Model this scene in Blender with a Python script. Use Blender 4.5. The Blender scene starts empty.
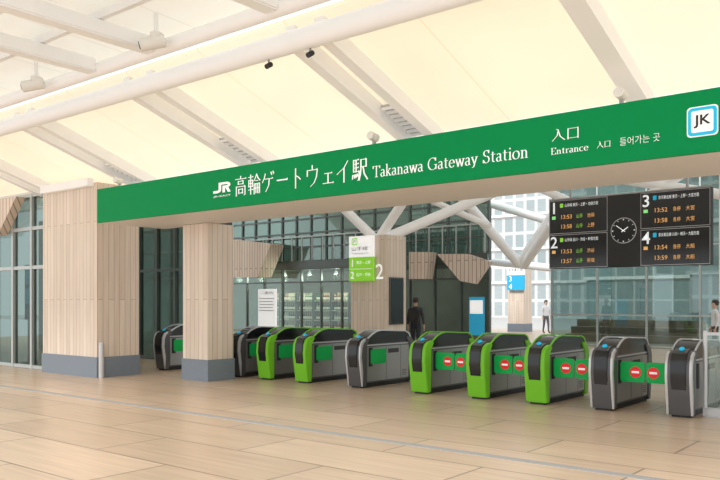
import bpy, bmesh, math, random
from mathutils import Vector, Matrix
random.seed(7)
sc=bpy.context.scene
COL=sc.collection
F_PX=763.0; HY=302.0; CAMH=1.55; AZ=math.radians(38.9)
sn,cs=math.sin(AZ),math.cos(AZ)
# measured positions: sight direction -> real coordinates on a known plane
def dirv(px):
    u=(px-360)/F_PX
    return (-sn+u*cs, cs+u*sn)
def onY(px,py,Y):
    a,b=dirv(px); d=Y/b
    return (a*d, CAMH+(HY-py)/F_PX*d)
def xat(px,Y): return onY(px,302,Y)[0]
WO={}
# ---------------- materials
def new_mat(name):
    m=bpy.data.materials.new(name); m.use_nodes=True
    nt=m.node_tree; return m,nt,nt.nodes['Principled BSDF']
def pm(name,col,rough=.5,metal=0,var=.06,scale=6,emit=0,coat=0,spec=.5):
    m,nt,b=new_mat(name)
    n=nt.nodes.new('ShaderNodeTexNoise'); n.inputs['Scale'].default_value=scale; n.inputs['Detail'].default_value=3
    tc=nt.nodes.new('ShaderNodeTexCoord'); nt.links.new(tc.outputs['Object'],n.inputs['Vector'])
    mx=nt.nodes.new('ShaderNodeMix'); mx.data_type='RGBA'
    c=col
    mx.inputs[6].default_value=(c[0]*(1-var),c[1]*(1-var),c[2]*(1-var),1)
    mx.inputs[7].default_value=(min(1,c[0]*(1+var)),min(1,c[1]*(1+var)),min(1,c[2]*(1+var)),1)
    nt.links.new(n.outputs['Fac'],mx.inputs[0]); nt.links.new(mx.outputs[2],b.inputs['Base Color'])
    b.inputs['Roughness'].default_value=rough; b.inputs['Metallic'].default_value=metal
    b.inputs['Specular IOR Level'].default_value=spec
    if coat: b.inputs['Coat Weight'].default_value=coat
    if emit:
        nt.links.new(mx.outputs[2],b.inputs['Emission Color']); b.inputs['Emission Strength'].default_value=emit
    return m
def glassm(name,tint=(.8,.9,.88),refl=.12,fr=.35):
    m=bpy.data.materials.new(name); m.use_nodes=True; nt=m.node_tree; nt.nodes.clear()
    o=nt.nodes.new('ShaderNodeOutputMaterial'); t=nt.nodes.new('ShaderNodeBsdfTransparent'); g=nt.nodes.new('ShaderNodeBsdfGlossy')
    t.inputs[0].default_value=(*tint,1); g.inputs['Roughness'].default_value=.02
    g.inputs[0].default_value=(.9,1,.97,1)
    lw=nt.nodes.new('ShaderNodeLayerWeight'); lw.inputs[0].default_value=.3
    ma=nt.nodes.new('ShaderNodeMath'); ma.operation='MULTIPLY_ADD'; ma.inputs[1].default_value=fr; ma.inputs[2].default_value=refl
    ma.use_clamp=True
    mx=nt.nodes.new('ShaderNodeMixShader')
    nt.links.new(lw.outputs['Fresnel'],ma.inputs[0]); nt.links.new(ma.outputs[0],mx.inputs[0])
    nt.links.new(t.outputs[0],mx.inputs[1]); nt.links.new(g.outputs[0],mx.inputs[2]); nt.links.new(mx.outputs[0],o.inputs[0])
    return m
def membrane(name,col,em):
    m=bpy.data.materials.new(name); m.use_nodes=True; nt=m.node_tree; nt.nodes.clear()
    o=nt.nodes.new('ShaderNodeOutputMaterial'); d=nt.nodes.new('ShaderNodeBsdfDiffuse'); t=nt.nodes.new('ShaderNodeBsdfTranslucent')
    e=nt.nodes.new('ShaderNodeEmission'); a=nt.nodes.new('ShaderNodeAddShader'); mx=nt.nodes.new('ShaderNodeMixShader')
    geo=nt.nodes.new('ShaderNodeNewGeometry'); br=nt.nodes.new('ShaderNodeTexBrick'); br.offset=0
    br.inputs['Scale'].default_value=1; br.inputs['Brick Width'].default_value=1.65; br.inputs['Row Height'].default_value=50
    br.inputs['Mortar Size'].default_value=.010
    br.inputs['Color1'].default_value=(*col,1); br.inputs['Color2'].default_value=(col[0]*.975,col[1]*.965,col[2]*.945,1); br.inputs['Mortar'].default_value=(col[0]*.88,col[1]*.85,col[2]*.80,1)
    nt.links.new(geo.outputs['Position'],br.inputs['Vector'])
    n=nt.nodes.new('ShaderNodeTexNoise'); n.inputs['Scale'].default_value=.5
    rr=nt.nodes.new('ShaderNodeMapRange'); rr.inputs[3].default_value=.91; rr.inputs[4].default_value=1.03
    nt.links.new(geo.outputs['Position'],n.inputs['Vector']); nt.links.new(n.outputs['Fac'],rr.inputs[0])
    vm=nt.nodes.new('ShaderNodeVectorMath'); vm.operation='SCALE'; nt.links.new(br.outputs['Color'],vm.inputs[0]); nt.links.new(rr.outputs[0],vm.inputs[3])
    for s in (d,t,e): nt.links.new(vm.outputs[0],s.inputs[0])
    e.inputs[1].default_value=em; mx.inputs[0].default_value=.45  # added emission imitates daylight glowing through the membrane
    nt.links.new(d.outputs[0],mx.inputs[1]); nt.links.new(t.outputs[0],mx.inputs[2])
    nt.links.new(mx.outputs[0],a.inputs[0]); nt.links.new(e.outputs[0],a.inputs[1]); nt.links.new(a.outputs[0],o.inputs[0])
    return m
def brick(name,c1,c2,mort,bw,rh,ms,vec='xy',rough=.6,off=.5,grain=None,emit=0,lo=.88,hi=1.08):
    m,nt,b=new_mat(name)
    sp=nt.nodes.new('ShaderNodeSeparateXYZ'); cb=nt.nodes.new('ShaderNodeCombineXYZ')
    geo=nt.nodes.new('ShaderNodeNewGeometry')
    nt.links.new(geo.outputs['Position'],sp.inputs[0])
    ad=nt.nodes.new('ShaderNodeMath'); ad.operation='ADD'
    nt.links.new(sp.outputs[0],ad.inputs[0]); nt.links.new(sp.outputs[1],ad.inputs[1])
    if vec=='xy':
        nt.links.new(sp.outputs[0],cb.inputs[0]); nt.links.new(sp.outputs[1],cb.inputs[1])
    elif vec=='zv':
        nt.links.new(sp.outputs[2],cb.inputs[0]); nt.links.new(ad.outputs[0],cb.inputs[1])
    elif vec=='hz':
        nt.links.new(ad.outputs[0],cb.inputs[0]); nt.links.new(sp.outputs[2],cb.inputs[1])
    br=nt.nodes.new('ShaderNodeTexBrick'); br.offset=off
    br.inputs['Color1'].default_value=(*c1,1); br.inputs['Color2'].default_value=(*c2,1); br.inputs['Mortar'].default_value=(*mort,1)
    br.inputs['Scale'].default_value=1; br.inputs['Brick Width'].default_value=bw; br.inputs['Row Height'].default_value=rh
    br.inputs['Mortar Size'].default_value=ms; br.inputs['Mortar Smooth'].default_value=.0
    nt.links.new(cb.outputs[0],br.inputs['Vector'])
    out=br.outputs['Color']
    n=nt.nodes.new('ShaderNodeTexNoise'); n.inputs['Scale'].default_value=1; n.inputs['Detail'].default_value=5
    mp=nt.nodes.new('ShaderNodeMapping'); mp.inputs['Scale'].default_value=grain or (1.2,14,1)
    nt.links.new(cb.outputs[0],mp.inputs[0]); nt.links.new(mp.outputs[0],n.inputs['Vector'])
    rr=nt.nodes.new('ShaderNodeMapRange'); rr.inputs[1].default_value=.25; rr.inputs[2].default_value=.75; rr.inputs[3].default_value=lo; rr.inputs[4].default_value=hi
    nt.links.new(n.outputs['Fac'],rr.inputs[0])
    vm=nt.nodes.new('ShaderNodeVectorMath'); vm.operation='SCALE'
    nt.links.new(out,vm.inputs[0]); nt.links.new(rr.outputs[0],vm.inputs[3])
    nt.links.new(vm.outputs[0],b.inputs['Base Color']); b.inputs['Roughness'].default_value=rough
    if emit:
        nt.links.new(vm.outputs[0],b.inputs['Emission Color']); b.inputs['Emission Strength'].default_value=emit
    return m
M={}
M['green']=pm('sign_green',(.0,.275,.08),.55,var=.02,spec=.12)
M['white']=pm('white_paint',(.90,.90,.90),.45,var=.02,emit=.05)  # faint emission in the paint keeps the beams looking bright
M['white2']=pm('white_steel',(.84,.84,.84),.4,var=.03,emit=.04)
M['lett']=pm('white_lettering',(.95,.95,.95),.5,var=.01,emit=.2)
M['panelw']=pm('white_panel_added_glow',(.95,.95,.95),.5,var=.01,emit=.45)  # emission added to lift white sign panels out of the shade
M['cream']=pm('cream_wall',(.80,.78,.74),.6)
M['wood']=brick('light_wood_planks',(.84,.725,.61),(.73,.61,.50),(.48,.39,.32),3.2,.13,.005,'zv',.55,grain=(1,18,1))
M['wood2']=brick('interior_wood_planks',(.82,.69,.58),(.72,.59,.49),(.34,.27,.22),3.0,.16,.014,'zv',.55,grain=(1,18,1))
M['granite']=pm('grey_granite',(.21,.25,.30),.45,var=.35,scale=60)
M['floor']=brick('beige_floor_tiles',(.64,.485,.35),(.53,.395,.28),(.27,.20,.15),2.4,.9,.012,'xy',.30,grain=(.8,16,1),lo=.84,hi=1.13)
M['strip']=pm('grey_floor_strip',(.33,.33,.33),.5)
M['asphalt']=pm('outdoor_paving',(.50,.49,.47),.8,var=.1)
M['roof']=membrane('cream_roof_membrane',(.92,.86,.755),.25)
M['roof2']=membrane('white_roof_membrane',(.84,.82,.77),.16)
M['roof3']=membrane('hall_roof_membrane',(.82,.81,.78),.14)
M['soffit']=pm('soffit_panel',(.74,.70,.65),.5,var=.03,emit=.03)
M['steel']=pm('brushed_steel',(.34,.34,.335),.32,.7,var=.15,scale=30)
M['dsteel']=pm('dark_brushed_steel',(.12,.12,.118),.38,.5,var=.15,scale=30)
M['seam']=pm('dark_panel_seam',(.05,.05,.05),.6)
M['black']=pm('black_gloss',(.012,.013,.014),.15,var=.2)
M['black2']=pm('black_matte',(.02,.02,.02),.6,var=.2)
M['lime']=pm('lime_green_plastic',(.20,.60,.03),.35,var=.05,spec=.3)
M['flap']=pm('green_flap',(.01,.42,.09),.4,var=.05,emit=.06,spec=.2)
M['red']=pm('red_mark',(.75,.01,.015),.4,emit=.2)
M['silverw']=pm('silver_trim',(.60,.60,.61),.3,.35,var=.04)
M['capdark']=pm('dark_grey_cap',(.10,.10,.105),.3,.3,var=.06)
M['glass']=glassm('clear_glass',(.45,.51,.49),.05,.12)
M['gdark']=glassm('dark_facade_glass',(.55,.66,.61),.10,.3)
M['gshop']=glassm('shop_window_glass',(.75,.82,.78),.05,.15)
M['gtint']=glassm('tinted_glass',(.52,.61,.60),.08,.3)
M['gfence']=glassm('fence_glass',(.85,.92,.9),.06)
M['mull']=pm('grey_mullion',(.12,.14,.135),.4,.4)
M['mullw']=pm('pale_mullion',(.50,.53,.52),.4,.3)
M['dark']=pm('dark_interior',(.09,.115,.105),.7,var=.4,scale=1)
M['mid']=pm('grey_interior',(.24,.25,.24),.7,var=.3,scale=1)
M['warm']=pm('warm_panel_added_glow',(.55,.47,.36),.7,var=.2,scale=1,emit=.1)  # shelf backs glow by added emission to brighten the dim shop
M['blue']=pm('blue_sign',(.03,.42,.72),.4,emit=.2)
M['cyan']=pm('sky_blue_mark',(.0,.52,.85),.4,emit=.15)
M['linegreen']=pm('line_green',(.30,.72,.05),.4,emit=.3)  # self-glow added because the platform sign hangs in shade
M['orange']=pm('orange_led',(1,.50,.15),.5,emit=.30)
M['ledg']=pm('green_led',(.3,.95,.3),.5,emit=.3)
M['ledw']=pm('white_led',(.90,.95,1),.5,emit=.35)
M['skin']=pm('skin',(.60,.38,.28),.5)
M['hair']=pm('black_hair',(.02,.015,.012),.5)
M['shirtd']=pm('dark_cloth',(.035,.038,.045),.8)
M['shirtw']=pm('white_cloth',(.72,.72,.74),.8)
M['trous']=pm('navy_trousers',(.03,.035,.05),.8)
M['trous2']=pm('grey_trousers',(.12,.12,.13),.8)
M['b1']=brick('office_facade_white',(.30,.35,.36),(.42,.46,.46),(.62,.62,.60),1.2,1.7,.16,'hz',.4,off=0)
M['b2']=brick('office_facade_grey',(.20,.25,.25),(.12,.155,.155),(.34,.37,.36),1.3,1.9,.12,'hz',.3,off=0)
M['b3']=brick('office_facade_glass',(.30,.37,.37),(.22,.28,.28),(.50,.53,.51),1.5,1.7,.08,'hz',.2,off=0)
M['stair']=pm('brown_planks',(.36,.25,.18),.6)
# ---------------- mesh builder
class B:
    def __init__(s): s.v=[];s.f=[];s.m=[]
    def face(s,pts,m=0):
        i=len(s.v); s.v+= [tuple(p) for p in pts]; s.f.append(tuple(range(i,i+len(pts)))); s.m.append(m)
    def box(s,x0,x1,y0,y1,z0,z1,m=0):
        if x0>x1:x0,x1=x1,x0
        if y0>y1:y0,y1=y1,y0
        if z0>z1:z0,z1=z1,z0
        i=len(s.v)
        s.v+=[(x0,y0,z0),(x1,y0,z0),(x1,y1,z0),(x0,y1,z0),(x0,y0,z1),(x1,y0,z1),(x1,y1,z1),(x0,y1,z1)]
        for f in ((0,3,2,1),(4,5,6,7),(0,1,5,4),(1,2,6,5),(2,3,7,6),(3,0,4,7)):
            s.f.append(tuple(i+k for k in f)); s.m.append(m)
        return s
    def prism(s,poly,ax,a0,a1,m=0):
        n=len(poly); i=len(s.v)
        def P(p,a):
            if ax=='x': return (a,p[0],p[1])
            if ax=='y': return (p[0],a,p[1])
            return (p[0],p[1],a)
        s.v+=[P(p,a0) for p in poly]+[P(p,a1) for p in poly]
        s.f.append(tuple(i+k for k in range(n))); s.m.append(m)
        s.f.append(tuple(i+n+k for k in reversed(range(n)))); s.m.append(m)
        for k in range(n):
            k2=(k+1)%n
            s.f.append((i+k,i+n+k,i+n+k2,i+k2)); s.m.append(m)
        return s
    def cyl(s,p0,p1,r0,r1=None,n=16,m=0):
        r1=r0 if r1 is None else r1
        p0=Vector(p0);p1=Vector(p1);d=(p1-p0).normalized()
        a=d.orthogonal().normalized(); b=d.cross(a); i=len(s.v)
        for p,r in((p0,r0),(p1,r1)):
            for k in range(n):
                t=2*math.pi*k/n; s.v.append(tuple(p+a*(r*math.cos(t))+b*(r*math.sin(t))))
        s.f.append(tuple(i+k for k in reversed(range(n))));s.m.append(m)
        s.f.append(tuple(i+n+k for k in range(n)));s.m.append(m)
        for k in range(n):
            k2=(k+1)%n; s.f.append((i+k,i+k2,i+n+k2,i+n+k)); s.m.append(m)
        return s
    def mesh(s,name,mats,origin,bevel=0,smooth=False):
        me=bpy.data.meshes.new(name)
        me.from_pydata([tuple(Vector(v)-origin) for v in s.v],[],s.f)
        for m in mats: me.materials.append(m)
        for p,mi in zip(me.polygons,s.m): p.material_index=mi
        bm=bmesh.new(); bm.from_mesh(me)
        if bevel:
            bmesh.ops.remove_doubles(bm,verts=bm.verts,dist=1e-5)
        bmesh.ops.recalc_face_normals(bm,faces=bm.faces)
        if bevel:
            bmesh.ops.bevel(bm,geom=[e for e in bm.edges if len(e.link_faces)==2 and e.calc_face_angle(0)>.5],offset=bevel,segments=2,affect='EDGES',clamp_overlap=True)
        bm.to_mesh(me); bm.free()
        if smooth:
            for p in me.polygons: p.use_smooth=True
            try: me.set_sharp_from_angle(angle=math.radians(40))
            except Exception: pass
        return me
    def obj(s,name,mats,parent=None,bevel=0,smooth=False,label=None,cat=None,group=None,kind=None):
        if not isinstance(mats,(list,tuple)): mats=[mats]
        xs=[v[0] for v in s.v];ys=[v[1] for v in s.v];zs=[v[2] for v in s.v]
        o=Vector(((min(xs)+max(xs))/2,(min(ys)+max(ys))/2,min(zs)))
        me=s.mesh(name,mats,o,bevel,smooth)
        ob=bpy.data.objects.new(name,me); COL.objects.link(ob)
        place(ob,o,parent); tag(ob,label,cat,group,kind); return ob
def place(ob,o,parent):
    o=Vector(o); WO[ob.name]=o
    if parent is not None:
        ob.parent=parent; ob.location=o-WO[parent.name]
    else: ob.location=o
def tag(ob,label=None,cat=None,group=None,kind=None):
    if label: ob['label']=label
    if cat: ob['category']=cat
    if group: ob['group']=group
    if kind: ob['kind']=kind
def root(name,o,label,cat,group=None):
    e=bpy.data.objects.new(name,None); e.empty_display_size=.1; COL.objects.link(e); place(e,o,None); tag(e,label,cat,group); return e
# ---------------- text
def font_tris(body,bold=0):
    cu=bpy.data.curves.new('t','FONT'); cu.body=body; cu.size=1; cu.offset=bold; cu.resolution_u=3
    ob=bpy.data.objects.new('t',cu); COL.objects.link(ob)
    dg=bpy.context.evaluated_depsgraph_get(); dg.update()
    me=bpy.data.meshes.new_from_object(ob.evaluated_get(dg))
    vs=[(v.co.x,v.co.y) for v in me.vertices]; fs=[tuple(p.vertices) for p in me.polygons]
    bpy.data.objects.remove(ob); bpy.data.curves.remove(cu); bpy.data.meshes.remove(me)
    return vs,fs
def fit(vs,x0,x1,z0,z1):
    ax=min(v[0] for v in vs);bx=max(v[0] for v in vs);ay=min(v[1] for v in vs);by=max(v[1] for v in vs)
    return [(x0+(v[0]-ax)/(bx-ax+1e-9)*(x1-x0), z0+(v[1]-ay)/(by-ay+1e-9)*(z1-z0)) for v in vs]
def flat(name,vs,fs,mat,parent,Y):
    b=B(); b.v=[(v[0],Y,v[1]) for v in vs]
    b.f=list(fs)
    if not b.v: return None
    xs=b.v; o=Vector((sum(v[0] for v in xs)/len(xs),Y,min(v[2] for v in xs)))
    me=bpy.data.meshes.new(name); me.from_pydata([tuple(Vector(v)-o) for v in b.v],[],b.f); me.materials.append(mat)
    ob=bpy.data.objects.new(name,me); COL.objects.link(ob); place(ob,o,parent); return ob
def text(body,x0,x1,z0,z1,mat,parent,Y=None,bold=0,name='lettering'):
    vs,fs=font_tris(body,bold)
    if not vs: return None
    if len(body)==1:
        w=max(v[0] for v in vs)-min(v[0] for v in vs); h=max(v[1] for v in vs)-min(v[1] for v in vs)
        ww=min(x1-x0,(z1-z0)*w/h); c=(x0+x1)/2; x0,x1=c-ww/2,c+ww/2
    return flat(name,fit(vs,x0,x1,z0,z1),fs,mat,parent,Y)
def arc(cx,cy,rx,ry,a0,a1,n=14):
    return [(cx+rx*math.cos(math.radians(a0+(a1-a0)*k/n)),cy+ry*math.sin(math.radians(a0+(a1-a0)*k/n))) for k in range(n+1)]
L=lambda *p:list(p)
GL={
'T':(.76,[L((.38,0),(.38,1)),L((.04,.95),(.72,.95)),L((.05,.98),(.04,.78)),L((.71,.98),(.72,.78)),L((.24,.02),(.52,.02))]),
'a':(.50,[L((.36,.05),(.36,.45)),arc(.22,.44,.14,.17,0,150),arc(.21,.17,.15,.17,50,330),L((.36,.07),(.47,.03))]),
'k':(.58,[L((.13,0),(.13,1.04)),L((.13,.24),(.42,.6)),L((.22,.36),(.48,0)),L((.02,.02),(.24,.02)),L((.38,.02),(.58,.02)),L((.3,.6),(.52,.6)),L((.03,1.0),(.13,1.03))]),
'n':(.62,[L((.14,0),(.14,.62)),arc(.30,.40,.16,.2,160,0),L((.46,.40),(.46,0)),L((.03,.02),(.26,.02)),L((.36,.02),(.58,.02)),L((.04,.58),(.14,.61))]),
'w':(.80,[L((.08,.6),(.24,0)),L((.24,0),(.40,.6)),L((.38,.6),(.56,0)),L((.56,0),(.72,.6)),L((0,.6),(.18,.6)),L((.62,.6),(.82,.6)),L((.32,.6),(.48,.6))]),
'G':(.90,[arc(.44,.5,.38,.5,48,335),L((.76,.06),(.76,.42)),L((.60,.42),(.86,.42)),L((.72,.98),(.72,.74))]),
't':(.42,[L((.18,.8),(.18,.14)),arc(.29,.14,.11,.12,180,300),L((.04,.6),(.38,.6))]),
'e':(.56,[arc(.28,.31,.22,.31,5,325),L((.07,.35),(.49,.35))]),
'y':(.56,[L((.08,.6),(.30,.02)),L((.48,.6),(.22,-.2)),L((.22,-.2),(.08,-.24)),L((0,.6),(.2,.6)),L((.38,.6),(.58,.6))]),
'S':(.62,[arc(.31,.75,.21,.23,25,265),arc(.30,.26,.23,.26,85,-155),L((.5,.98),(.5,.76)),L((.07,.02),(.07,.24))]),
'i':(.30,[L((.15,0),(.15,.62)),L((.03,.02),(.27,.02)),L((.05,.58),(.15,.61)),L((.14,.82),(.14,.92))]),
'o':(.60,[arc(.29,.31,.24,.31,0,360,20)]),
'E':(.68,[L((.16,0),(.16,1)),L((.04,.98),(.6,.98)),L((.16,.5),(.48,.5)),L((.04,.02),(.62,.02)),L((.6,1),(.6,.8)),L((.62,0),(.62,.22))]),
'r':(.46,[L((.14,0),(.14,.62)),arc(.30,.40,.16,.2,160,45),L((.03,.02),(.26,.02)),L((.04,.58),(.14,.61))]),
'c':(.52,[arc(.28,.31,.22,.31,50,315)]),
' ':(.36,[])}
MIN={ # brush-serif Japanese characters as strokes in a unit square
'高':[L((.5,.99),(.5,.86)),L((.05,.85),(.95,.85)),L((.30,.75),(.30,.58)),L((.70,.75),(.70,.58)),L((.30,.74),(.70,.74)),L((.30,.60),(.70,.60)),L((.14,.48),(.14,.01)),L((.14,.47),(.86,.47)),L((.86,.48),(.86,.06),(.76,.03)),L((.34,.35),(.34,.12)),L((.66,.35),(.66,.12)),L((.34,.34),(.66,.34)),L((.34,.15),(.66,.15))],
'輪':[L((.04,.86),(.42,.86)),L((.08,.72),(.08,.38)),L((.38,.72),(.38,.38)),L((.08,.71),(.38,.71)),L((.08,.55),(.38,.55)),L((.08,.40),(.38,.40)),L((.03,.24),(.44,.24)),L((.23,.98),(.23,.01)),L((.71,.99),(.61,.80),(.47,.64)),L((.71,.97),(.82,.78),(.99,.65)),L((.60,.66),(.84,.66)),L((.51,.52),(.51,.01)),L((.51,.51),(.94,.51)),L((.94,.52),(.94,.06),(.88,.03)),L((.51,.29),(.94,.29)),L((.65,.51),(.65,.05)),L((.80,.51),(.80,.05))],
'ゲ':[L((.30,.92),(.22,.72),(.07,.50)),L((.24,.66),(.88,.66)),L((.60,.66),(.57,.35),(.34,.05)),L((.74,.97),(.80,.84)),L((.89,1.0),(.95,.88))],
'ー':[L((.10,.50),(.90,.50)),L((.10,.515),(.90,.515)),L((.10,.53),(.90,.53))],
'ト':[L((.40,.95),(.40,.03)),L((.42,.62),(.60,.54),(.76,.42))],
'ウ':[L((.50,.98),(.50,.78)),L((.15,.77),(.15,.50)),L((.15,.77),(.86,.77)),L((.86,.78),(.80,.44),(.64,.18),(.38,.02))],
'ェ':[L((.25,.52),(.77,.52)),L((.50,.52),(.50,.08)),L((.15,.08),(.87,.08))],
'イ':[L((.82,.95),(.58,.67),(.10,.40)),L((.57,.66),(.57,.02))],
'駅':[L((.10,.93),(.10,.40)),L((.10,.92),(.44,.92)),L((.10,.75),(.42,.75)),L((.10,.58),(.42,.58)),L((.26,.92),(.26,.40)),L((.10,.41),(.46,.41)),L((.46,.42),(.43,.06),(.36,.02)),L((.05,.27),(.03,.10)),L((.14,.28),(.17,.14)),L((.23,.29),(.27,.16)),L((.33,.31),(.36,.20)),L((.57,.92),(.57,.50),(.53,.24),(.46,.02)),L((.57,.91),(.90,.91)),L((.90,.92),(.90,.58)),L((.57,.60),(.90,.60)),L((.70,.60),(.78,.28),(.99,.03))],
'入':[L((.34,.94),(.50,.88)),L((.50,.90),(.42,.45),(.04,.04)),L((.50,.80),(.64,.36),(.98,.05))],
'口':[L((.13,.86),(.13,.05)),L((.13,.85),(.87,.85)),L((.87,.87),(.87,.05)),L((.13,.12),(.87,.12))]}
def ribbon(pl,wt,thin,x,vs,fs):
    for k in range(len(pl)-1):
        (ax,ay),(bx,by)=pl[k],pl[k+1]
        th=math.atan2(by-ay,bx-ax); w=wt*max(thin,abs(math.sin(th-math.radians(12))))/2
        nx,ny=-math.sin(th)*w,math.cos(th)*w
        ex,ey=math.cos(th)*.012,math.sin(th)*.012
        i=len(vs)
        vs+=[(x+ax+nx-ex,ay+ny-ey),(x+ax-nx-ex,ay-ny-ey),(x+bx-nx+ex,by-ny+ey),(x+bx+nx+ex,by+ny+ey)]
        fs.append((i,i+1,i+2,i+3))
def serif(body,x0,x1,zb,cap,mat,parent,Y,wt=.13):
    vs=[];fs=[];x=0
    for ch in body:
        adv,st=GL[ch]
        for pl in st: ribbon(pl,wt,.36,x,vs,fs)
        x+=adv+.03
    sx=(x1-x0)/x
    return flat('lettering',[(x0+v[0]*sx,zb+v[1]*cap) for v in vs],fs,mat,parent,Y)
def mincho(body,x0,x1,zb,h,mat,parent,Y,wt=.085):
    vs=[];fs=[];x=0
    for ch in body:
        for pl in MIN[ch]:
            ribbon(pl,wt,.40,x,vs,fs)
            (ax,ay),(bx,by)=pl[0],pl[-1]
            if len(pl)==2 and abs(by-ay)<.01 and bx-ax>.3:
                i=len(vs); vs+=[(x+bx-.09,by+.01),(x+bx+.02,by),(x+bx-.02,by+.06)]; fs.append((i,i+1,i+2))
        x+=1.10 if ch not in 'ェ' else 1.0
    sx=(x1-x0)/(x-.1)
    return flat('lettering',[(x0+v[0]*sx,zb+v[1]*h) for v in vs],fs,mat,parent,Y)
def disc(cx,cz,r,n=24): return [(cx+r*math.cos(2*math.pi*k/n),cz+r*math.sin(2*math.pi*k/n)) for k in range(n)]
def rrect(x0,x1,z0,z1,r,n=5):
    p=[]
    for cx,cz,a in((x1-r,z1-r,0),(x0+r,z1-r,90),(x0+r,z0+r,180),(x1-r,z0+r,270)):
        p+=[(cx+r*math.cos(math.radians(a+90*k/n)),cz+r*math.sin(math.radians(a+90*k/n))) for k in range(n+1)]
    return p
def plate(name,poly,Y,t,mat,parent,label=None):
    return B().prism(poly,'y',Y-t,Y).obj(name,mat,parent,label=label)
# ================= FLOOR & GROUND
B().box(-34,8,-6,40,-.2,0).obj('floor',M['floor'],label='beige plank-patterned stone tile floor of the concourse',cat='floor',kind='structure')
B().box(-90,60,40,120,-.3,-.05).obj('ground',M['asphalt'],label='pale paved ground outside the station',cat='ground',kind='structure')
B().box(-30,6,6.74,6.86,.0,.004).obj('trim_1',M['strip'],label='grey drainage strip running across the tile floor',cat='floor strip',kind='structure')
# ================= ROOF
def rz(y): return 4.97-.35*(y-6.7)
b=B(); b.prism([(6.7,rz(6.7)),(9.4,rz(9.4)),(9.4,rz(9.4)+.05),(6.7,rz(6.7)+.05)],'x',-30,6)
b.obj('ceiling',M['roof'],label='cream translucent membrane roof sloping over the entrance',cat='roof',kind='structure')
b=B(); b.prism([(2.2,5.45),(6.7,5.27),(6.7,5.32),(2.2,5.5)],'x',-30,6)
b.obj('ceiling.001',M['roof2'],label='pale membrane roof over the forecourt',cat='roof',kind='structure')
b=B(); b.prism([(10.0,3.9),(14,6.6),(14,6.65),(10.0,3.95)],'x',-30,6); b.prism([(14,6.6),(23,6.6),(23,6.65),(14,6.65)],'x',-30,6)
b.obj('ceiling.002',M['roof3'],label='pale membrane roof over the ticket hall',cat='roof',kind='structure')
bl='white painted steel rafter under the sloping membrane roof'
for x,hw in ((-16.6,.06),(-16.1,.06),(-13.35,.07),(-12.85,.07),(-9.98,.08),(-9.42,.08),(-6.55,.08),(-6.07,.08),(-3.12,.12),(.2,.1)):
    B().prism([(6.75,rz(6.75)-.01),(9.35,rz(9.35)-.01),(9.35,rz(9.35)-.20),(6.75,rz(6.75)-.25)],'x',x-hw,x+hw).obj('roof_beam',M['white'],label=bl,cat='beam',group='rafters of the sloping roof')
for x in (-19,-16.2,-13.2,-10.0,-8.6,-6.3,-3.0,-.2):
    B().box(x-.11,x+.11,2.3,6.2,4.88,5.08).obj('roof_beam',M['white'],bevel=.02,label='white steel beam under the forecourt roof',cat='beam',group='forecourt roof beams')
for y in (3.6,4.5,5.4):
    B().box(-30,6,y-.035,y+.035,5.09,5.20).obj('roof_purlin',M['white2'],label='slim white purlin crossing above the forecourt beams',cat='beam',group='forecourt roof purlins')
B().cyl((-30,6.68,4.70),(6,6.68,4.70),.135,n=28).obj('roof_pipe_beam',M['white'],smooth=True,label='long white tubular steel beam carrying the rafters',cat='beam')
B().cyl((-30,6.28,4.95),(6,6.28,4.95),.10,n=20).obj('roof_pipe_beam',M['white'],smooth=True,label='slimmer white tubular beam beside the main tube',cat='beam')
for x in (-13.1,-9.7,-6.3):
    b=B(); n=8
    b.prism([(8.45,rz(8.45)-.07),(9.25,rz(9.25)-.07),(9.25,rz(9.25)-.09),(8.45,rz(8.45)-.09)],'x',x-.15,x+.15)
    for k in range(n):
        y=8.47+k*.1; b.box(x-.15,x+.15,y,y+.03,rz(y)-.13,rz(y)-.08,1)
    b.obj('ceiling_vent',[M['mullw'],M['white2']],label='slatted grey ventilation grille between a pair of rafters',cat='vent',group='roof vents')
# ================= LINTEL + SIGN
SY=8.40; Z0,Z1=3.10,3.755; SXL=xat(97,SY)
b=B(); b.box(SXL,4.5,SY+.06,9.95,Z0,Z1); b.box(SXL,4.5,9.95,10.0,Z0,4.0)
b.obj('lintel',M['soffit'],label='deep pale-clad lintel spanning the entrance between pillars',cat='lintel',kind='structure')
sg=root('station_sign',(-6,SY,Z0),'long green station name fascia with white bilingual lettering','sign')
B().box(SXL,4.5,SY,SY+.055,Z0,Z1).obj('sign_panel',M['green'],sg)
Yt=SY-.006
def lx(px): return xat(px,SY)
lo=root('railway_logo',(lx(222),Yt,3.3),None,None) ; lo.parent=sg; lo.location=Vector((lx(222),Yt,3.3))-WO[sg.name]
x0,x1=lx(213.5),lx(231); z0,z1=3.36,3.53; w=(x1-x0); h=z1-z0
vs=[];fs=[]
def band(outer,inner):
    n=len(outer)
    i=len(vs); vs.extend(outer+inner)
    for k in range(n-1): fs.append((i+k,i+k+1,i+n+k+1,i+n+k))
band([(0,.0),(.22,0)]+arc(.22,.30,.24,.30,-90,0,8)+[(.46,1)],[(0,.24),(.20,.24)]+arc(.20,.32,.11,.08,-90,0,8)+[(.31,1)])
band([(.40,1),(.76,1)]+arc(.76,.72,.22,.28,90,-90,12)+[(.53,.44)],[(.40,.78),(.76,.78)]+arc(.76,.72,.07,.06,90,-90,12)+[(.53,.66)])
i=len(vs); vs.extend([(.53,.0),(.68,.0),(.68,.56),(.53,.56)]); fs.append((i,i+1,i+2,i+3))
i=len(vs); vs.extend([(.70,.46),(.86,.48),(1.0,0),(.84,0)]); fs.append((i,i+1,i+2,i+3))
flat('logo_mark',[(x0+a*w,z0+c*h) for a,c in vs],fs,M['lett'],lo,Yt)
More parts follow.
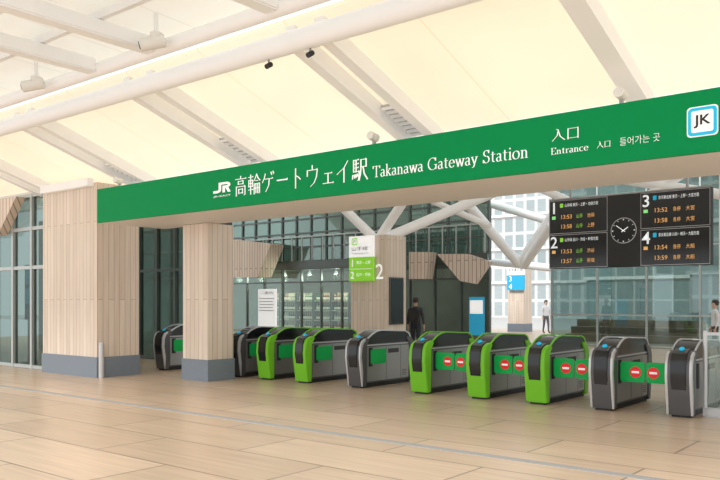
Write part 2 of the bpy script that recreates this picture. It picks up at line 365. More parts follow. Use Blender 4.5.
text('JR-EAST',x0,x1,3.285,3.32,M['lett'],lo,Yt,bold=.01)
mincho('高輪ゲートウェイ駅',lx(235),lx(368),3.265,.325,M['lett'],sg,Yt,.085)
serif('Takanawa Gateway Station',lx(373),lx(529),3.285,.158,M['lett'],sg,Yt,.115)
mincho('入口',lx(552),lx(580),3.43,.15,M['lett'],sg,Yt,.085)
serif('Entrance',lx(551),lx(589),3.28,.078,M['lett'],sg,Yt,.12)
mincho('入口',lx(597),lx(611),3.285,.08,M['lett'],sg,Yt,.10)
text('들어가는 곳',lx(620),lx(660),3.28,3.37,M['lett'],sg,Yt,bold=-.01)
jx0,jx1=lx(687),lx(718.5); jz0,jz1=3.27,3.585
plate('line_badge_back',rrect(jx0,jx1,jz0,jz1,.04),Yt,.002,M['lett'],sg)
plate('line_badge_ring',rrect(jx0+.012,jx1-.012,jz0+.012,jz1-.012,.04),Yt-.003,.002,M['cyan'],sg)
plate('line_badge_face',rrect(jx0+.045,jx1-.045,jz0+.045,jz1-.045,.02),Yt-.006,.002,M['lett'],sg)
text('JK',jx0+.07,jx1-.07,jz0+.09,jz1-.09,M['black2'],sg,Yt-.010,bold=.02)
# ================= PILLARS
def pillar(x0,x1,y0,y1,zt,label,base=.42,wood='wood',e=.02):
    r=root('pillar',((x0+x1)/2,(y0+y1)/2,0),label,'pillar')
    B().box(x0-e,x1+e,y0-e,y1+e,0,base).obj('base',M['granite'],r,label='grey granite plinth')
    B().box(x0,x1,y0,y1,base,zt).obj('shaft',M[wood],r,label='pale vertical wood planks')
    return r
P1=(xat(43,8.75),xat(97,8.75))
r=pillar(P1[0],P1[1],8.75,9.75,4.0,'wide pillar clad in pale wood planks on a granite plinth')
B().box(P1[0]+.15,P1[1]-.1,8.60,8.74,3.92,4.08).obj('roof_bracket',M['white'],r)
P2=(xat(183,9.7),xat(208,9.7))
pillar(P2[0],P2[1],9.7,10.35,3.09,'slender wood-clad pillar standing beside the ticket gates')
P3=(xat(351,16),xat(387,16))
p3=pillar(P3[0],P3[1],16,16.85,3.32,'wood-clad pillar behind the gates carrying the line sign')
p4=pillar(xat(508,36),xat(524,36),36,36.9,3.45,'distant wood-clad pillar with a blue line sign')
pillar(-3.17,-2.3,13,13.8,6.5,'wood-clad pillar at the end of the glass wall')
B().cyl((-13.88,8.80,0),(-13.88,8.80,.70),.055,n=20).cyl((-13.88,8.80,.70),(-13.88,8.80,.73),.055,.03,n=20).obj('bollard',M['silverw'],smooth=True,label='short grey steel bollard beside the wide pillar',cat='bollard')
# ================= STRUTS
def strut(p,q,Y,r,Y2=None):
    a=onY(*p,Y); c=onY(*q,Y2 or Y)
    B().cyl((a[0],Y,a[1]),(c[0],Y2 or Y,c[1]),r,n=16).obj('roof_strut',M['white'],smooth=True,label='white diagonal steel strut rising to the hall roof',cat='strut',group='diagonal roof struts')
strut((376,240),(335,200),16.4,.13)
strut((378,240),(407,196),16.4,.13)
strut((386,238),(500,190),16.4,.14,19)
strut((519,264),(452,186),24.5,.17,22)
strut((519,264),(566,196),24.5,.17)
strut((524,266),(552,225),24.5,.14,23)
strut((430,200),(490,226),21,.10)
strut((478,200),(553,222),25.5,.15)
strut((452,190),(640,176),22,.12)
strut((520,180),(600,214),22,.12)
strut((600,176),(730,196),22,.14)
strut((640,200),(690,170),22,.12)
strut((492,262),(553,268),30,.16)
# ================= BACK FACADE (shop + upper floor)
FY=24.0
RT=xat(489,FY)/FY
fx0,fx1=-34,xat(489,FY)
def facade(name,x0,x1,Y,z0,z1,nx,zs,gl,mm,t=.06,label='',gt=.01):
    b=B(); b.box(x0,x1,Y,Y+gt,z0,z1,0)
    for k in range(nx+1):
        x=x0+(x1-x0)*k/nx; b.box(x-t/2,x+t/2,Y-.06,Y+.06,z0,z1,1)
    for z in zs: b.box(x0,x1,Y-.05,Y+.05,z-t/2,z+t/2,1)
    return b.obj(name,[gl,mm],label=label,cat='window',kind='structure')
facade('window_1',fx0,fx1,FY,0,3.0,18,(.04,2.4,2.97),M['gshop'],M['mull'],label='ground-floor glazing of the shop with dark frames')
facade('window_2',fx0,fx1,FY,3.3,6.6,24,(3.3,3.9,4.5,5.1,5.7,6.5),M['gdark'],M['mull'],t=.07,label='upper-floor glazing with many grey mullions')
B().prism([(fx0,FY-.1),(fx1,FY-.1),(RT*28,28),(fx0,28)],'z',3.0,3.3).obj('trim_2',M['mull'],label='dark floor slab edge between the glazed storeys',cat='slab',kind='structure')
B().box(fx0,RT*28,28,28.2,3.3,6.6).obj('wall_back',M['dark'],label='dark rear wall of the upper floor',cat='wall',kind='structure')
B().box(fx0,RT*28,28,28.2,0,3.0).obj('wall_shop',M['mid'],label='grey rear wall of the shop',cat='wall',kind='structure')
B().prism([(fx1-.1,FY+.1),(fx1,FY+.1),(RT*28,28),(RT*28-.1,28)],'z',0,3.0).obj('wall_side',M['mull'],label='dark angled end wall of the shop',cat='wall',kind='structure')
r=root('balcony_railing',(-18,23.7,3.3),'slim pale metal railing along the upper floor','railing')
B().box(-27,fx1,23.68,23.72,4.30,4.35).obj('handrail',M['mullw'],r)
for k in range(24): 
    x=-27+k*(fx1+27)/23.0; B().box(x-.02,x+.02,23.68,23.72,3.3,4.3).obj('railing_post',M['mullw'],r)
def wedge(pts,Y,d,label):
    B().prism([onY(p[0],p[1],Y) for p in pts],'y',Y,Y+d).obj('wood_soffit_box',M['wood2'],label=label,cat='wood cladding')
wedge([(409,252),(430,252),(426,279),(409,279)],23.2,.45,'angular wood-clad volume projecting from the upper floor')
wedge([(437,254),(468,254),(491,262),(476,284),(460,281)],23.0,.12,'pointed wood-clad volume projecting beside the glazing')
wedge([(228,239),(271,244),(258,277),(228,277)],22.8,.8,'slanted wood-clad volume above the shop windows')
for k,x in enumerate([xat(410,25.5),xat(432,25.5),xat(452,25.5)]):
    b=B()
    for j in range(10): b.box(x,x+.62,25.5,25.55,3.75+j*.17,3.84+j*.17)
    b.box(x,x+.03,25.5,25.56,3.32,5.5); b.box(x+.6,x+.62,25.5,25.56,3.32,5.5)
    b.obj('window_blind',M['mullw'],label='pale slatted blind behind the upstairs window',cat='blind',group='upstairs blinds')
# shop shelves & bottles
bm_mats=[pm('bottle_green',(.03,.16,.06),.2,emit=.02),pm('bottle_amber',(.30,.12,.03),.2,emit=.02),pm('bottle_pale',(.65,.65,.50),.2)]
M['lab']=pm('paper_label',(.85,.82,.70),.6,emit=.2)
def bottle_mesh(m):
    b=B(); b.cyl((0,0,0),(0,0,.2),.042,n=10); b.cyl((0,0,.2),(0,0,.25),.042,.015,n=10); b.cyl((0,0,.25),(0,0,.33),.015,n=10)
    b.cyl((0,0,.05),(0,0,.15),.044,n=10,m=1)
    return b.mesh('bottle',[m,M['lab']],Vector((0,0,0)))
bms=[bottle_mesh(m) for m in bm_mats]
for s in range(7):
    x0=xat(268,24.8)+s*1.02; x1=x0+.99
    r=root('wine_shelf',((x0+x1)/2,24.8,0),'bottle shelving unit in the shop, back given an added glow','shelf','shop shelving units')
    for x in (x0,x1-.04): B().box(x,x+.04,24.55,24.9,0,1.95).obj('side_panel',M['mull'],r)
    B().box(x0,x1,24.9,24.93,0,1.95).obj('back_panel',M['warm'],r)
    for j in range(4):
        z=.35+j*.42; B().box(x0+.04,x1-.04,24.55,24.9,z-.03,z).obj('shelf_board',M['cream'],r)
        for k in range(7):
            o=bpy.data.objects.new('bottle',bms[(k//3+j+s)%3]); COL.objects.link(o)
            place(o,(x0+.12+k*.123,24.68,z),None)
            tag(o,'glass bottle with pale label standing on a shop shelf','bottle','bottles on the shop shelves')
for k in range(7):
    x=xat(240,24.4)+k*1.5
    B().cyl((x,24.35,2.72),(x,24.35,2.86),.09,.05,n=12).cyl((x,24.35,2.86),(x,24.35,3.0),.01,n=6).obj('pendant_lamp',M['ledw'],label='small glowing lamp hanging from the shop ceiling',cat='lamp',group='shop pendant lamps')
    l=bpy.data.lights.new('shop_light','POINT'); l.energy=55; l.color=(1,.93,.82); l.shadow_soft_size=.15
    lo_=bpy.data.objects.new('shop_light',l); COL.objects.link(lo_); lo_.location=(x,24.35,2.6)
# ================= RIGHT GLASS WALL
gx0=xat(552,26); 
facade('window_3',gx0,5,26,0,6.4,10,(.05,1.1,3.4,6.3),M['gtint'],M['mullw'],t=.05,label='tall tinted glass wall at the end of the hall')
# ================= DISPLAY BOARD
DY=17.0
dx0,dx1=xat(549,DY),xat(711,DY); z0=onY(549,269,DY)[1]; z1=onY(549,201,DY)[1]
db=root('departure_board',((dx0+dx1)/2,DY,z0),'black electronic departure board with orange text and clock','display board')
B().box(dx0,dx1,DY,DY+.2,z0,z1).obj('housing',M['black2'],db,bevel=.01)
B().box(dx0-.02,dx1+.02,DY+.05,DY+.16,z1,z1+.04).obj('frame',M['steel'],db)
for x in (dx0+.5,dx1-.5): B().cyl((x,DY+.1,z1+.04),(x,DY+.1,6.6),.03).obj('hanger_rod',M['steel'],db)
H=z1-z0; Yd=DY-.006
cl0=xat(608,DY); cl1=xat(640,DY)
rows=[('1','山手線','東京・上野・池袋方面',dx0,cl0,.5,('13:53','山手','池袋'),('13:58','山手','上野'),'lg'),
      ('2','山手線','品川・渋谷・新宿方面',dx0,cl0,0,('13:53','山手','渋谷'),('13:57','山手','新宿'),'lg'),
      ('3','京浜東北線','東京・上野・大宮方面',cl1,dx1,.5,('13:52','各停','大宮'),('13:58','各停','大宮'),'cy'),
      ('4','京浜東北線','川崎・横浜・大船方面',cl1,dx1,0,('13:54','各停','大船'),('13:59','各停','大船'),'cy')]
for num,ln,dr,a,c,f,t1,t2,k in rows:
    zb=z0+H*f; hh=H*.5; ww=c-a
    B().box(a+.015,c-.015,DY-.003,DY,zb+.015,zb+hh-.015).obj('screen_frame',M['silverw'],db)
    B().box(a+.024,c-.024,DY-.005,DY-.003,zb+.024,zb+hh-.024).obj('screen',M['black'],db)
    text(num,a+.04,a+.22,zb+hh*.60,zb+hh*.93,M['ledw'],db,Yd,bold=.01)
    plate('line_mark',rrect(a+.28,a+.36,zb+hh*.77,zb+hh*.89,.015),Yd,.001,M['linegreen'] if k=='lg' else M['cyan'],db)
    text(ln+' '+dr,a+.40,c-ww*.16,zb+hh*.78,zb+hh*.88,M['ledw'],db,Yd)
    for (tm,tr,ds),zz in ((t1,.44),(t2,.16)):
        text(tm,a+ww*.22,a+ww*.40,zb+hh*zz,zb+hh*(zz+.115),M['orange'],db,Yd)
        text(tr,a+ww*.48,a+ww*.585,zb+hh*zz,zb+hh*(zz+.12),M['linegreen'] if k=='lg' else M['orange'],db,Yd)
        text(ds,a+ww*.66,a+ww*.78,zb+hh*zz,zb+hh*(zz+.12),M['orange'],db,Yd)
    B().box(a+.08,a+.17,DY-.007,DY-.005,zb+hh*.44,zb+hh*.53).obj('indicator',M['ledg' if f else 'orange'],db)
cx=(cl0+cl1)/2; cz=z0+H*.5; R=(cl1-cl0)*.40
ck=root('clock',(cx,DY-.02,cz-R),None,None); ck.parent=db; ck.location=WO[ck.name]-WO[db.name]
plate('clock_rim',disc(cx,cz,R,40),DY,.02,M['silverw'],ck); plate('clock_face',disc(cx,cz,R*.95,40),DY-.02,.004,M['black'],ck)
for i in range(12):
    a=math.radians(30*i); w=.005 if i%3 else .010
    p=[(R*.80,-w),(R*.89,-w),(R*.89,w),(R*.80,w)]
    plate('hour_mark',[(cx+u*math.sin(a)+v*math.cos(a),cz+u*math.cos(a)-v*math.sin(a)) for u,v in p],DY-.025,.003,M['ledw'],ck)
for ang,ln_,w in ((55.5,.45,.010),(306,.70,.007)):
    a=math.radians(ang); p=[(-.05,-w),(R*ln_,-w),(R*ln_,w),(-.05,w)]
    plate('clock_hand',[(cx+u*math.sin(a)+v*math.cos(a),cz+u*math.cos(a)-v*math.sin(a)) for u,v in p],DY-.03,.003,M['ledw'],ck)
# ================= LINE SIGNS
sx0,sx1=xat(349,15.9),xat(373,15.9); st=onY(361,236,15.9)[1]; sm=onY(361,257,15.9)[1]; sb=onY(361,281,15.9)[1]
ps=root('platform_sign',((sx0+sx1)/2,15.9,sb),'white and lime platform sign fixed to a wood pillar','sign')
B().box(sx0,sx1,15.9,15.97,sm,st).obj('upper_panel',M['panelw'],ps); B().box(sx0,sx1,15.9,15.97,sb,sm).obj('lower_panel',M['linegreen'],ps)
Yp=15.895; mw=(sx0+sx1)/2
plate('line_badge_ring',rrect(sx0+.10,sx0+.30,st-.24,st-.05,.03),Yp,.001,M['linegreen'],ps)
plate('line_badge_face',rrect(sx0+.13,sx0+.27,st-.21,st-.08,.01),Yp-.002,.001,M['panelw'],ps)
text('JY',sx0+.15,sx0+.25,st-.19,st-.10,M['black2'],ps,Yp-.005,bold=.02)
text('山手線',sx0+.10,sx1-.18,st-.39,st-.28,M['black2'],ps,Yp)
text('Yamanote Line',sx0+.10,sx1-.14,st-.48,st-.44,M['black2'],ps,Yp)
hh=sm-sb
B().box(sx0+.04,sx1-.04,Yp-.001,Yp,sb+hh*.495,sb+hh*.51).obj('divider_line',M['panelw'],ps)
text('1',sx0+.06,sx0+.18,sb+hh*.60,sb+hh*.90,M['panelw'],ps,Yp,bold=.01)
text('2',sx0+.06,sx0+.18,sb+hh*.10,sb+hh*.40,M['panelw'],ps,Yp,bold=.01)
text('東京・上野',sx0+.26,sx1-.08,sb+hh*.70,sb+hh*.84,M['panelw'],ps,Yp)
text('品川・渋谷',sx0+.26,sx1-.08,sb+hh*.20,sb+hh*.34,M['panelw'],ps,Yp)
ya=xat(374,15.99); zz0=onY(378,279,15.99)[1]; zz1=onY(378,264,15.99)[1]
text('2',ya+.03,xat(384,15.99),zz0,zz1,M['panelw'],ps,15.99)
bx0,bx1=xat(507,35.8),xat(524,35.8); bt=onY(515,262,35.8)[1]; bm_=onY(515,275,35.8)[1]; bb=onY(515,290,35.8)[1]
bs=root('platform_sign',((bx0+bx1)/2,35.8,bb),'white and blue platform sign fixed to the distant pillar','sign')
B().box(bx0,bx1,35.8,35.9,bm_,bt).obj('upper_panel',M['panelw'],bs); B().box(bx0,bx1,35.8,35.9,bb,bm_).obj('lower_panel',M['blue'],bs)
mw=(bx0+bx1)/2
plate('line_badge_ring',rrect(mw-.14,mw+.1,bt-.27,bt-.05,.03),35.79,.001,M['cyan'],bs)
text('京浜東北線',bx0+.06,bx1-.06,bt-.5,bt-.32,M['black2'],bs,35.79)
text('3',bx0+.1,bx0+.3,bm_-.34,bm_-.06,M['panelw'],bs,35.79); text('4',bx0+.1,bx0+.3,bb+.05,bb+.33,M['panelw'],bs,35.79)
isn=root('info_screen',(P3[1]+.03,16.38,.95),'tall black information screen mounted on the wood pillar','screen')
B().box(P3[1]+.001,P3[1]+.05,16.08,16.68,.95,2.2).obj('casing',M['dsteel'],isn)
B().box(P3[1]+.05,P3[1]+.055,16.11,16.65,.98,2.17).obj('screen',M['black'],isn)
# ================= STANDING SIGNS
def stand(px0,px1,pyt,Y,mat,label):
    x0,x1=xat(px0,Y),xat(px1,Y); zt=onY((px0+px1)/2,pyt,Y)[1]
    r=root('standing_sign',((x0+x1)/2,Y,0),label,'sign')
    B().box(x0,x1,Y,Y+.04,.55,zt).obj('sign_panel',mat,r,bevel=.005)
    for a in (x0+.03,x1-.06): B().box(a,a+.03,Y,Y+.04,.03,.55).obj('leg',M['steel'],r)
    B().box(x0-.02,x1+.02,Y-.15,Y+.2,0,.03).obj('foot',M['steel'],r)
    return r,x0,x1,zt
r,x0,x1,zt=stand(258,276,289,14.2,M['panelw'],'white notice board on a steel stand near the gates')
text('ご案内',x0+.10,x1-.10,zt-.14,zt-.06,M['mull'],r,14.19)
for j in range(5): B().box(x0+.05,x1-.07-.04*(j%2),14.194,14.198,zt-.26-j*.08,zt-.245-j*.08).obj('printed_line',M['mid'],r)
r,x0,x1,zt=stand(469,484,297,20,M['blue'],'light blue notice board on a stand inside the hall')
B().box(x0+.04,x1-.04,19.99,19.997,zt-.5,zt-.1).obj('notice_sheet',M['panelw'],r)
# ================= LEFT STOREFRONT
LX0=-24
facade('window_4',LX0,P1[0]-.02,9.0,0,4.05,9,(.05,2.35,3.25,4.02),M['glass'],M['mullw'],t=.08,label='glass storefront with pale frames beside the wide pillar')
B().box(LX0,P1[0]-.02,9.0,9.1,4.06,4.12).obj('wall_left',M['cream'],label='cream strip above the glass storefront',cat='wall',kind='structure')
B().prism([(-20,3.98),(xat(16,8.7),3.98),(xat(-2,8.7),3.15),(-20,3.15)],'y',8.7,8.93).obj('wood_soffit_box',M['wood2'],label='slanted wood panel in front of the storefront glass',cat='wood cladding')
px=xat(26,9.8)
r=root('poster_stand',(px,9.85,0),'slim stand with a small lit display behind the glass','stand')
B().box(px-.16,px+.20,9.85,9.90,1.1,2.5).obj('panel',M['black2'],r)
B().box(px-.12,px+.16,9.84,9.85,2.0,2.4).obj('screen',M['cyan'],r)
B().box(px-.12,px+.16,9.84,9.85,1.5,1.9).obj('screen',M['blue'],r)
B().box(px-.01,px+.05,9.85,9.90,.03,1.1).obj('pole',M['steel'],r)
B().box(px-.12,px+.16,9.72,10.03,0,.03).obj('foot',M['steel'],r)
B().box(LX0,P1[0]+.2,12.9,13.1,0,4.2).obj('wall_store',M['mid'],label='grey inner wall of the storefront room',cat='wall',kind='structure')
facade('window_5',-19.5,-14.85,12.6,0,3.9,6,(.05,2.4,3.85),M['gshop'],M['mull'],t=.07,label='dark-framed glazing behind the far ticket gate')
B().prism([onY(p,q,13.4) for p,q in((140,226),(186,222),(186,280),(152,283))],'y',13.4,14.2).obj('wood_soffit_box',M['wood2'],label='slanted wood-clad volume behind the dark glazing',cat='wood cladding')
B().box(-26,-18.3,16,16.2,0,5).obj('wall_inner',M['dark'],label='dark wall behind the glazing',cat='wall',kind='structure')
# ================= TICKET GATES
def gm(name,b,mats,bevel=0): return b.mesh(name,mats,Vector((0,0,0)),bevel,True)
capF=[(.03,.03),(.14,.03),(.15,.74),(.23,.86),(.20,.90),(.11,.885),(.02,.84),(-.03,.74),(-.045,.55),(-.01,.3)]
LEN=1.62
def mir(p): return [(LEN-a,b_) for a,b_ in reversed(p)]
inl=[(.02,.36),(-.022,.37),(-.06,.55),(-.046,.745),(.005,.855),(.115,.905),(.19,.92),(.19,.82),(.05,.72)]
top=[(.13,.78),(1.52,.78),(1.53,.88),(1.47,.95),(1.38,.985),(.62,1.02),(.46,1.005),(.32,.955),(.17,.875)]
rim=[(.10,.80),(.17,.885),(.32,.972),(.46,1.024),(.62,1.040),(1.38,1.005),(1.49,.965),(1.55,.88),(1.53,.80),(1.51,.88),(1.46,.945),(1.37,.985),(.62,1.020),(.47,1.003),(.335,.952),(.19,.868),(.14,.80)]
G={}
for nm,cap,rm in (('green',M['lime'],M['lime']),('silver',M['capdark'],M['silverw'])):
    sp=[(.17,.11),(LEN-.16,.11),(LEN-.13,.73),(.17,.73)]
    def seams(xa,xb):
        b=B()
        for y in (.74,1.20): b.box(xa,xb,y,y+.008,.12,.72)
        for k in range(4): b.box(xa,xb,1.25,1.40,.16+k*.03,.17+k*.03)
        b.box(xa,xb,.80,1.14,.60,.68); return b
    G[nm]=dict(
     plinth=gm('plinth',B().box(.05,.29,.07,LEN-.07,0,.08),[M['black2']]),
     body=gm('body',B().prism([(.05,.08),(LEN-.05,.08),(LEN-.03,.80),(.03,.80)],'x',.02,.32),[M['dsteel']],.01),
     side_panel=gm('side_panel',B().prism(sp,'x',.318,.330),[M['steel']],.004),
     side_panel_b=gm('side_panel',B().prism(sp,'x',.010,.022),[M['steel']],.004),
     panel_seam=gm('panel_seam',seams(.3295,.3315),[M['seam']]),
     side_trim=gm('side_trim',B().box(.010,.330,.16,LEN-.16,.755,.775),[M['silverw']],.003),
     end_cap=gm('end_cap',B().prism(capF,'x',0,.34),[cap],.010),
     end_cap_b=gm('end_cap',B().prism(mir(capF),'x',0,.34),[cap],.010),
     end_panel=gm('end_panel',B().prism(inl,'x',.070,.270),[M['black']],.006),
     end_panel_b=gm('end_panel',B().prism(mir(inl),'x',.070,.270),[M['black']],.006),
     top_cover=gm('top_cover',B().prism(top,'x',.022,.318),[M['black']],.010),
     top_rim=gm('top_rim',B().prism(rim,'x',.012,.030),[rm]),
     top_rim_b=gm('top_rim',B().prism(rim,'x',.310,.328),[rm]))
    if nm=='silver':
        ce=[(a-.006,b_) for a,b_ in capF[5:]]+[(.03,.03)]+[(.045,.3),(.005,.55),(.02,.72),(.06,.81),(.12,.85)]
        G[nm]['cap_edge']=gm('cap_edge',B().prism(ce,'x',-.004,.03),[M['silverw']],.003)
        G[nm]['cap_edge_b']=gm('cap_edge',B().prism(ce,'x',.31,.344),[M['silverw']],.003)
G_reader=gm('card_reader',B().cyl((.17,.13,.905),(.17,.117,.922),.036,n=20),[M['cyan']])
G_screen=gm('guide_screen',B().prism([(.84,1.010),(1.0,1.003),(1.0,1.011),(.84,1.018)],'x',.11,.23),[M['ledw']])
G_hinge=gm('flap_hinge',B().box(.328,.342,.22,.32,.38,.72),[M['black2']],.003)
G_hinge2=gm('flap_hinge',B().box(0,.014,.22,.32,.38,.72),[M['black2']],.003)
fold=gm('flap',B().prism([(.29,.42),(.69,.42),(.72,.45),(.72,.66),(.69,.69),(.29,.69),(.26,.66),(.26,.45)],'x',.332,.352),[M['flap']],.004)
def add(name,me,parent,off=(0,0,0)):
    o=bpy.data.objects.new(name,me); COL.objects.link(o); o.parent=parent; o.location=off; WO[o.name]=WO[parent.name]+Vector(off)
    return o
GY=10.62; FO=.26
gates=[(155,'silver'),(229,'silver'),(257.5,'green'),(294,'green'),(347,'silver'),(410,'green'),(467,'green'),(525,'green'),(590,'silver'),(666,'silver')]
gx=[xat(p,GY) for p,_ in gates]
for i,(p,kd) in enumerate(gates):
    lab={'green':'lime green and steel ticket gate','silver':'dark grey and black ticket gate'}[kd]
    lab+= ', flaps closed' if i>=5 else ', green flap folded along side'
    r=root('ticket_gate',(gx[i],GY,0),lab,'ticket gate','row of automatic ticket gates')
    for k,me in G[kd].items(): add(me.name.split('.')[0],me,r)
    add('card_reader',G_reader,r); add('guide_screen',G_screen,r); add('flap_hinge',G_hinge,r); add('flap_hinge',G_hinge2,r)
    if i<5: add('flap',fold,r)
    def flap(xa,xb,cx):
        x_0,x_1=min(xa,xb),max(xa,xb)
        o=B().prism(rrect(x_0,x_1,.41,.70,.04),'y',FO+GY,FO+.025+GY).obj('flap',M['flap'],r,bevel=.004)
        plate('no_entry_mark',disc(cx,.555,.080),GY+FO-.002,.002,M['red'],o)
        B().box(cx-.052,cx+.052,GY+FO-.008,GY+FO-.005,.540,.570).obj('no_entry_bar',M['lett'],o)
    if 5<=i<9:
        m=(gx[i]+.34+gx[i+1])/2; flap(gx[i]+.344,m-.01,m-.14)
    if i>=6:
        m=(gx[i-1]+.34+gx[i])/2; flap(m+.01,gx[i]-.002,m+.11)
# glass fence
fr=root('glass_fence',(-1,10.95,0),'low glass fence with steel rails beside the last gate','fence')
B().box(-2.86,3.5,11.0,11.02,.12,1.1).obj('glass_panel',M['gfence'],fr)
B().box(-2.88,3.5,10.97,11.05,0,.12).obj('bottom_rail',M['silverw'],fr)
B().box(-2.88,3.5,10.985,11.035,1.1,1.14).obj('top_rail',M['silverw'],fr)
for x in (-2.86,-1.2,.5): B().cyl((x,11.01,0),(x,11.01,1.16),.03).obj('post',M['silverw'],fr,smooth=True)
# ================= CCTV, SPOTS
def cctv(px,py,Y):
    x,z=onY(px,py,Y)
    r=root('security_camera',(x,Y,z),'white security camera hanging from the roof beam','camera','roof security cameras')
    B().cyl((x,Y,z+.12),(x,Y,5.28),.03,n=10).obj('bracket',M['white2'],r)
    B().cyl((x,Y,z+.14),(x,Y,z+.05),.08,n=14).obj('swivel',M['cream'],r)
    B().cyl((x-.14,Y-.14,z-.02),(x+.08,Y+.08,z+.05),.085,n=16).obj('camera_body',M['cream'],r,smooth=True)
    B().cyl((x-.15,Y-.15,z-.023),(x-.14,Y-.14,z-.02),.05,n=16).obj('lens',M['black'],r)
cctv(156,44,6.0); cctv(36,86,6.0)
for x in (-6.85,-6.15):
    r=root('spotlight',(x,6.68,4.45),'small black spotlight clamped under the tubular beam','spotlight','beam spotlights')
    B().cyl((x,6.68,4.52),(x,6.68,4.59),.012,n=8).obj('bracket',M['mid'],r)
    B().cyl((x,6.64,4.47),(x,6.72,4.52),.032,n=12).obj('lamp_head',M['black2'],r,smooth=True)
for px in (117,372,620):
    x=xat(px,8.5); r=root('floodlight',(x,8.55,3.76),'small white floodlight standing on top of the sign','floodlight','sign-top floodlights')
    B().box(x-.02,x+.02,8.53,8.57,3.755,3.85).obj('bracket',M['steel'],r); B().cyl((x,8.45,3.9),(x,8.6,3.88),.06,n=14).obj('lamp_head',M['cream'],r,smooth=True)
# ================= EXTERIOR
def bldg(x0,x1,y0,y1,h,m,label):
    r=root('office_building',((x0+x1)/2,(y0+y1)/2,-.05),label,'building')
    B().box(x0,x1,y0,y1,-.05,h).obj('facade',M[m],r)
    z=3.4
    while z<h:
        B().box(x0-.2,x1+.2,y0-.25,y1+.2,z,z+.25).obj('ledge',M['mullw' if m=='b2' else 'cream'],r); z+=3.4
bldg(-46,-27,70,84,24,'b1','white office block with ribbon windows outside the station')
bldg(-25.5,-16,62,76,30,'b3','glass-fronted office tower outside the station')
bldg(-15,-4,54,68,26,'b2','dark office block seen through the hall glazing')
bldg(-2,14,64,80,32,'b1','white office block seen through the glass wall')
bldg(-75,-49,78,92,20,'b2','grey office block beyond the forecourt')
r=root('stepped_bench',(xat(635,30),30,0),'brown timber stepped seating behind the glass wall','bench')
xa,xb=xat(575,30),xat(700,30)
for k in range(3): B().box(xa,xb,29+k*.6,29.6+k*.6,0,.28*(k+1)).obj('step',M['stair'],r)
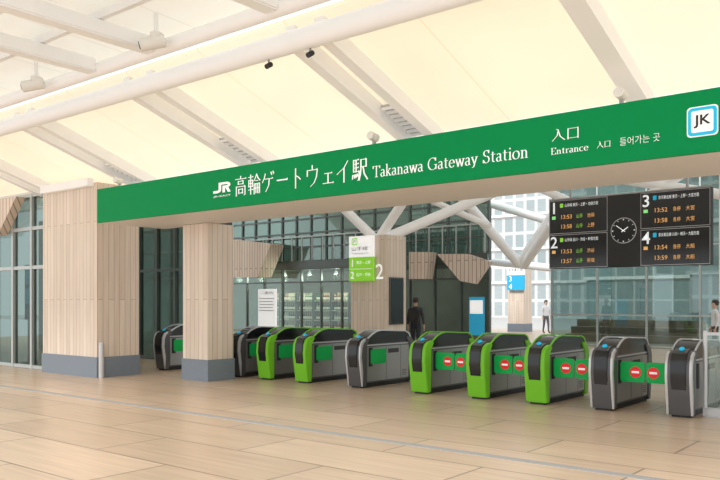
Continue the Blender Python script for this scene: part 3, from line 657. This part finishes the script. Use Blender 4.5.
# ================= PEOPLE
def person(x,y,head,top_m,leg_m,label,step=.12,bag=False,s=1.0):
    J=[];E=[]
    def j(p,r,par=None):
        J.append((p,r)); i=len(J)-1
        if par is not None:E.append((par,i))
        return i
    pel=j((0,0,.93),(.15,.11)); sp=j((0,0,1.1),(.135,.10),pel); ch=j((0,0,1.30),(.165,.115),sp); nb=j((0,0,1.43),(.07,.065),ch)
    nk=j((0,-.005,1.49),(.052,.052),nb); h1=j((0,-.02,1.56),(.07,.08),nk); h2=j((0,-.01,1.64),(.078,.095),h1); h3=j((0,0,1.71),(.05,.06),h2)
    for sd in (-1,1):
        sh=j((sd*.18,0,1.38),(.06,.06),ch); el=j((sd*.235,.03,1.12),(.043,.043),sh); wr=j((sd*.25,-.05,.89),(.028,.03),el)
        pa=j((sd*.25,-.065,.83),(.018,.038),wr)
        for k,(dy,ln) in enumerate(((-.03,.065),(-.01,.075),(.01,.07),(.03,.055))):
            a=j((sd*.25,-.07+dy,.79),(.009,.009),pa); c=j((sd*.247,-.075+dy*1.1,.79-ln*.5),(.009,.009),a); j((sd*.238,-.082+dy*1.1,.79-ln),(.007,.007),c)
        t=j((sd*.24,-.115,.835),(.010,.010),pa); j((sd*.235,-.13,.80),(.008,.008),t)
        st=step*sd
        hp=j((sd*.09,0,.86),(.09,.095),pel); kn=j((sd*.095,-st*.5-.02,.49),(.06,.062),hp); an=j((sd*.095,st*.9*-1+.02,.10),(.04,.042),kn)
        j((sd*.10,-st*.9-.13,.035),(.038,.03),an)
    me=bpy.data.meshes.new('person'); me.from_pydata([Vector(p)*s for p,r in J],E,[])
    ob=bpy.data.objects.new('person_tmp',me); COL.objects.link(ob)
    ob.modifiers.new('k','SKIN'); 
    for i,(p,r) in enumerate(J):
        sv=me.skin_vertices[0].data[i]; sv.radius=(r[0]*s,r[1]*s); sv.use_root=(i==0)
    sb=ob.modifiers.new('s','SUBSURF'); sb.levels=2; sb.render_levels=2
    dg=bpy.context.evaluated_depsgraph_get(); dg.update()
    m2=bpy.data.meshes.new_from_object(ob.evaluated_get(dg)); bpy.data.objects.remove(ob)
    for m in (M['skin'],top_m,leg_m,M['black2']): m2.materials.append(m)
    zm=min(v.co.z for v in m2.vertices)
    rot=Matrix.Rotation(head,4,'Z')
    for p in m2.polygons:
        c=p.center/s
        if c.z>1.47: mi=0
        elif abs(c.x)>.19 and c.z<.92: mi=0
        elif c.z<.10: mi=3
        elif c.z<.93 and abs(c.x)<.2: mi=2
        else: mi=1
        p.material_index=mi; p.use_smooth=True
    m2.transform(Matrix.Translation((0,0,-zm))); m2.transform(rot)
    o=bpy.data.objects.new('person',m2); COL.objects.link(o); place(o,(x,y,0),None); tag(o,label,'person')
    def child(name,b,mat):
        me=b.mesh(name,[mat],Vector((0,0,0)),0,True); me.transform(Matrix.Scale(s,4)); me.transform(Matrix.Translation((0,0,-zm))); me.transform(rot)
        c=bpy.data.objects.new(name,me); COL.objects.link(c); c.parent=o; WO[c.name]=WO[o.name]
    b=B(); n=12
    rings=[(1.755,.02,.02),(1.745,.055),(1.72,.082),(1.68,.098),(1.63,.10),(1.58,.092)]
    for a_ in range(len(rings)-1):
        for k in range(n):
            t0,t1=2*math.pi*k/n,2*math.pi*(k+1)/n
            def pt(rg,t):
                z,r=rg[0],rg[1]; yy=r*1.12*math.sin(t)+.005
                if z<1.67 and math.sin(t)<-.2: r=r*.3; yy=-.02
                return (r*.92*math.cos(t),yy,z)
            b.face([pt(rings[a_],t0),pt(rings[a_],t1),pt(rings[a_+1],t1),pt(rings[a_+1],t0)])
    child('hair',b,M['hair'])
    for sd in(-1,1): child('eye',B().cyl((sd*.03,-.098,1.635),(sd*.03,-.108,1.635),.009,n=8),M['black2'])
    child('nose',B().cyl((0,-.095,1.635),(0,-.125,1.60),.008,.014,n=8),M['skin'])
    child('mouth',B().box(-.025,.025,-.102,-.096,1.565,1.572),M['red'])
    if bag:
        child('backpack',B().prism(rrect(-.15,.15,1.0,1.40,.06),'y',.10,.24),M['black2'])
    return o
a,b_=dirv(415.5); d=22.5
person(a*d,b_*d,math.radians(200),M['shirtd'],M['trous'],'person in dark clothes with a black backpack walking away',bag=True,s=.98)
a,b_=dirv(546); d=38
person(a*d,b_*d,math.radians(60),M['shirtw'],M['trous2'],'person in a white shirt and grey trousers walking',s=.95)
a,b_=dirv(715); d=22
person(a*d,b_*d,math.radians(-60),M['shirtw'],M['trous'],'person in a white shirt standing inside the hall',s=.93)
# ================= LIGHT
w=bpy.data.worlds.new('w'); sc.world=w; w.use_nodes=True; nt=w.node_tree; bg=nt.nodes['Background']
sky=nt.nodes.new('ShaderNodeTexSky')
try:
    sky.sky_type='HOSEK_WILKIE'; sky.turbidity=8; sky.sun_direction=(-.3,-.6,.75)
except Exception: pass
mx=nt.nodes.new('ShaderNodeMix'); mx.data_type='RGBA'; mx.inputs[0].default_value=.93
nt.links.new(sky.outputs[0],mx.inputs[6]); mx.inputs[7].default_value=(.93,.97,1.0,1); nt.links.new(mx.outputs[2],bg.inputs[0]); bg.inputs[1].default_value=1.55
s=bpy.data.lights.new('sun','SUN'); s.energy=2.6; s.angle=math.radians(18); s.color=(1,.98,.97)
so=bpy.data.objects.new('sun',s); COL.objects.link(so); so.rotation_euler=Vector((.35,.9,-.75)).to_track_quat('-Z','Y').to_euler()
# ================= CAMERA
cd=bpy.data.cameras.new('camera'); cd.sensor_width=36; cd.lens=36*F_PX/720; cd.shift_y=62/720; cd.clip_end=500
co=bpy.data.objects.new('camera',cd); COL.objects.link(co); co.location=(0,0,CAMH); co.rotation_euler=(math.radians(90),0,AZ)
sc.camera=co
sc.view_settings.view_transform='Standard'; sc.view_settings.exposure=0
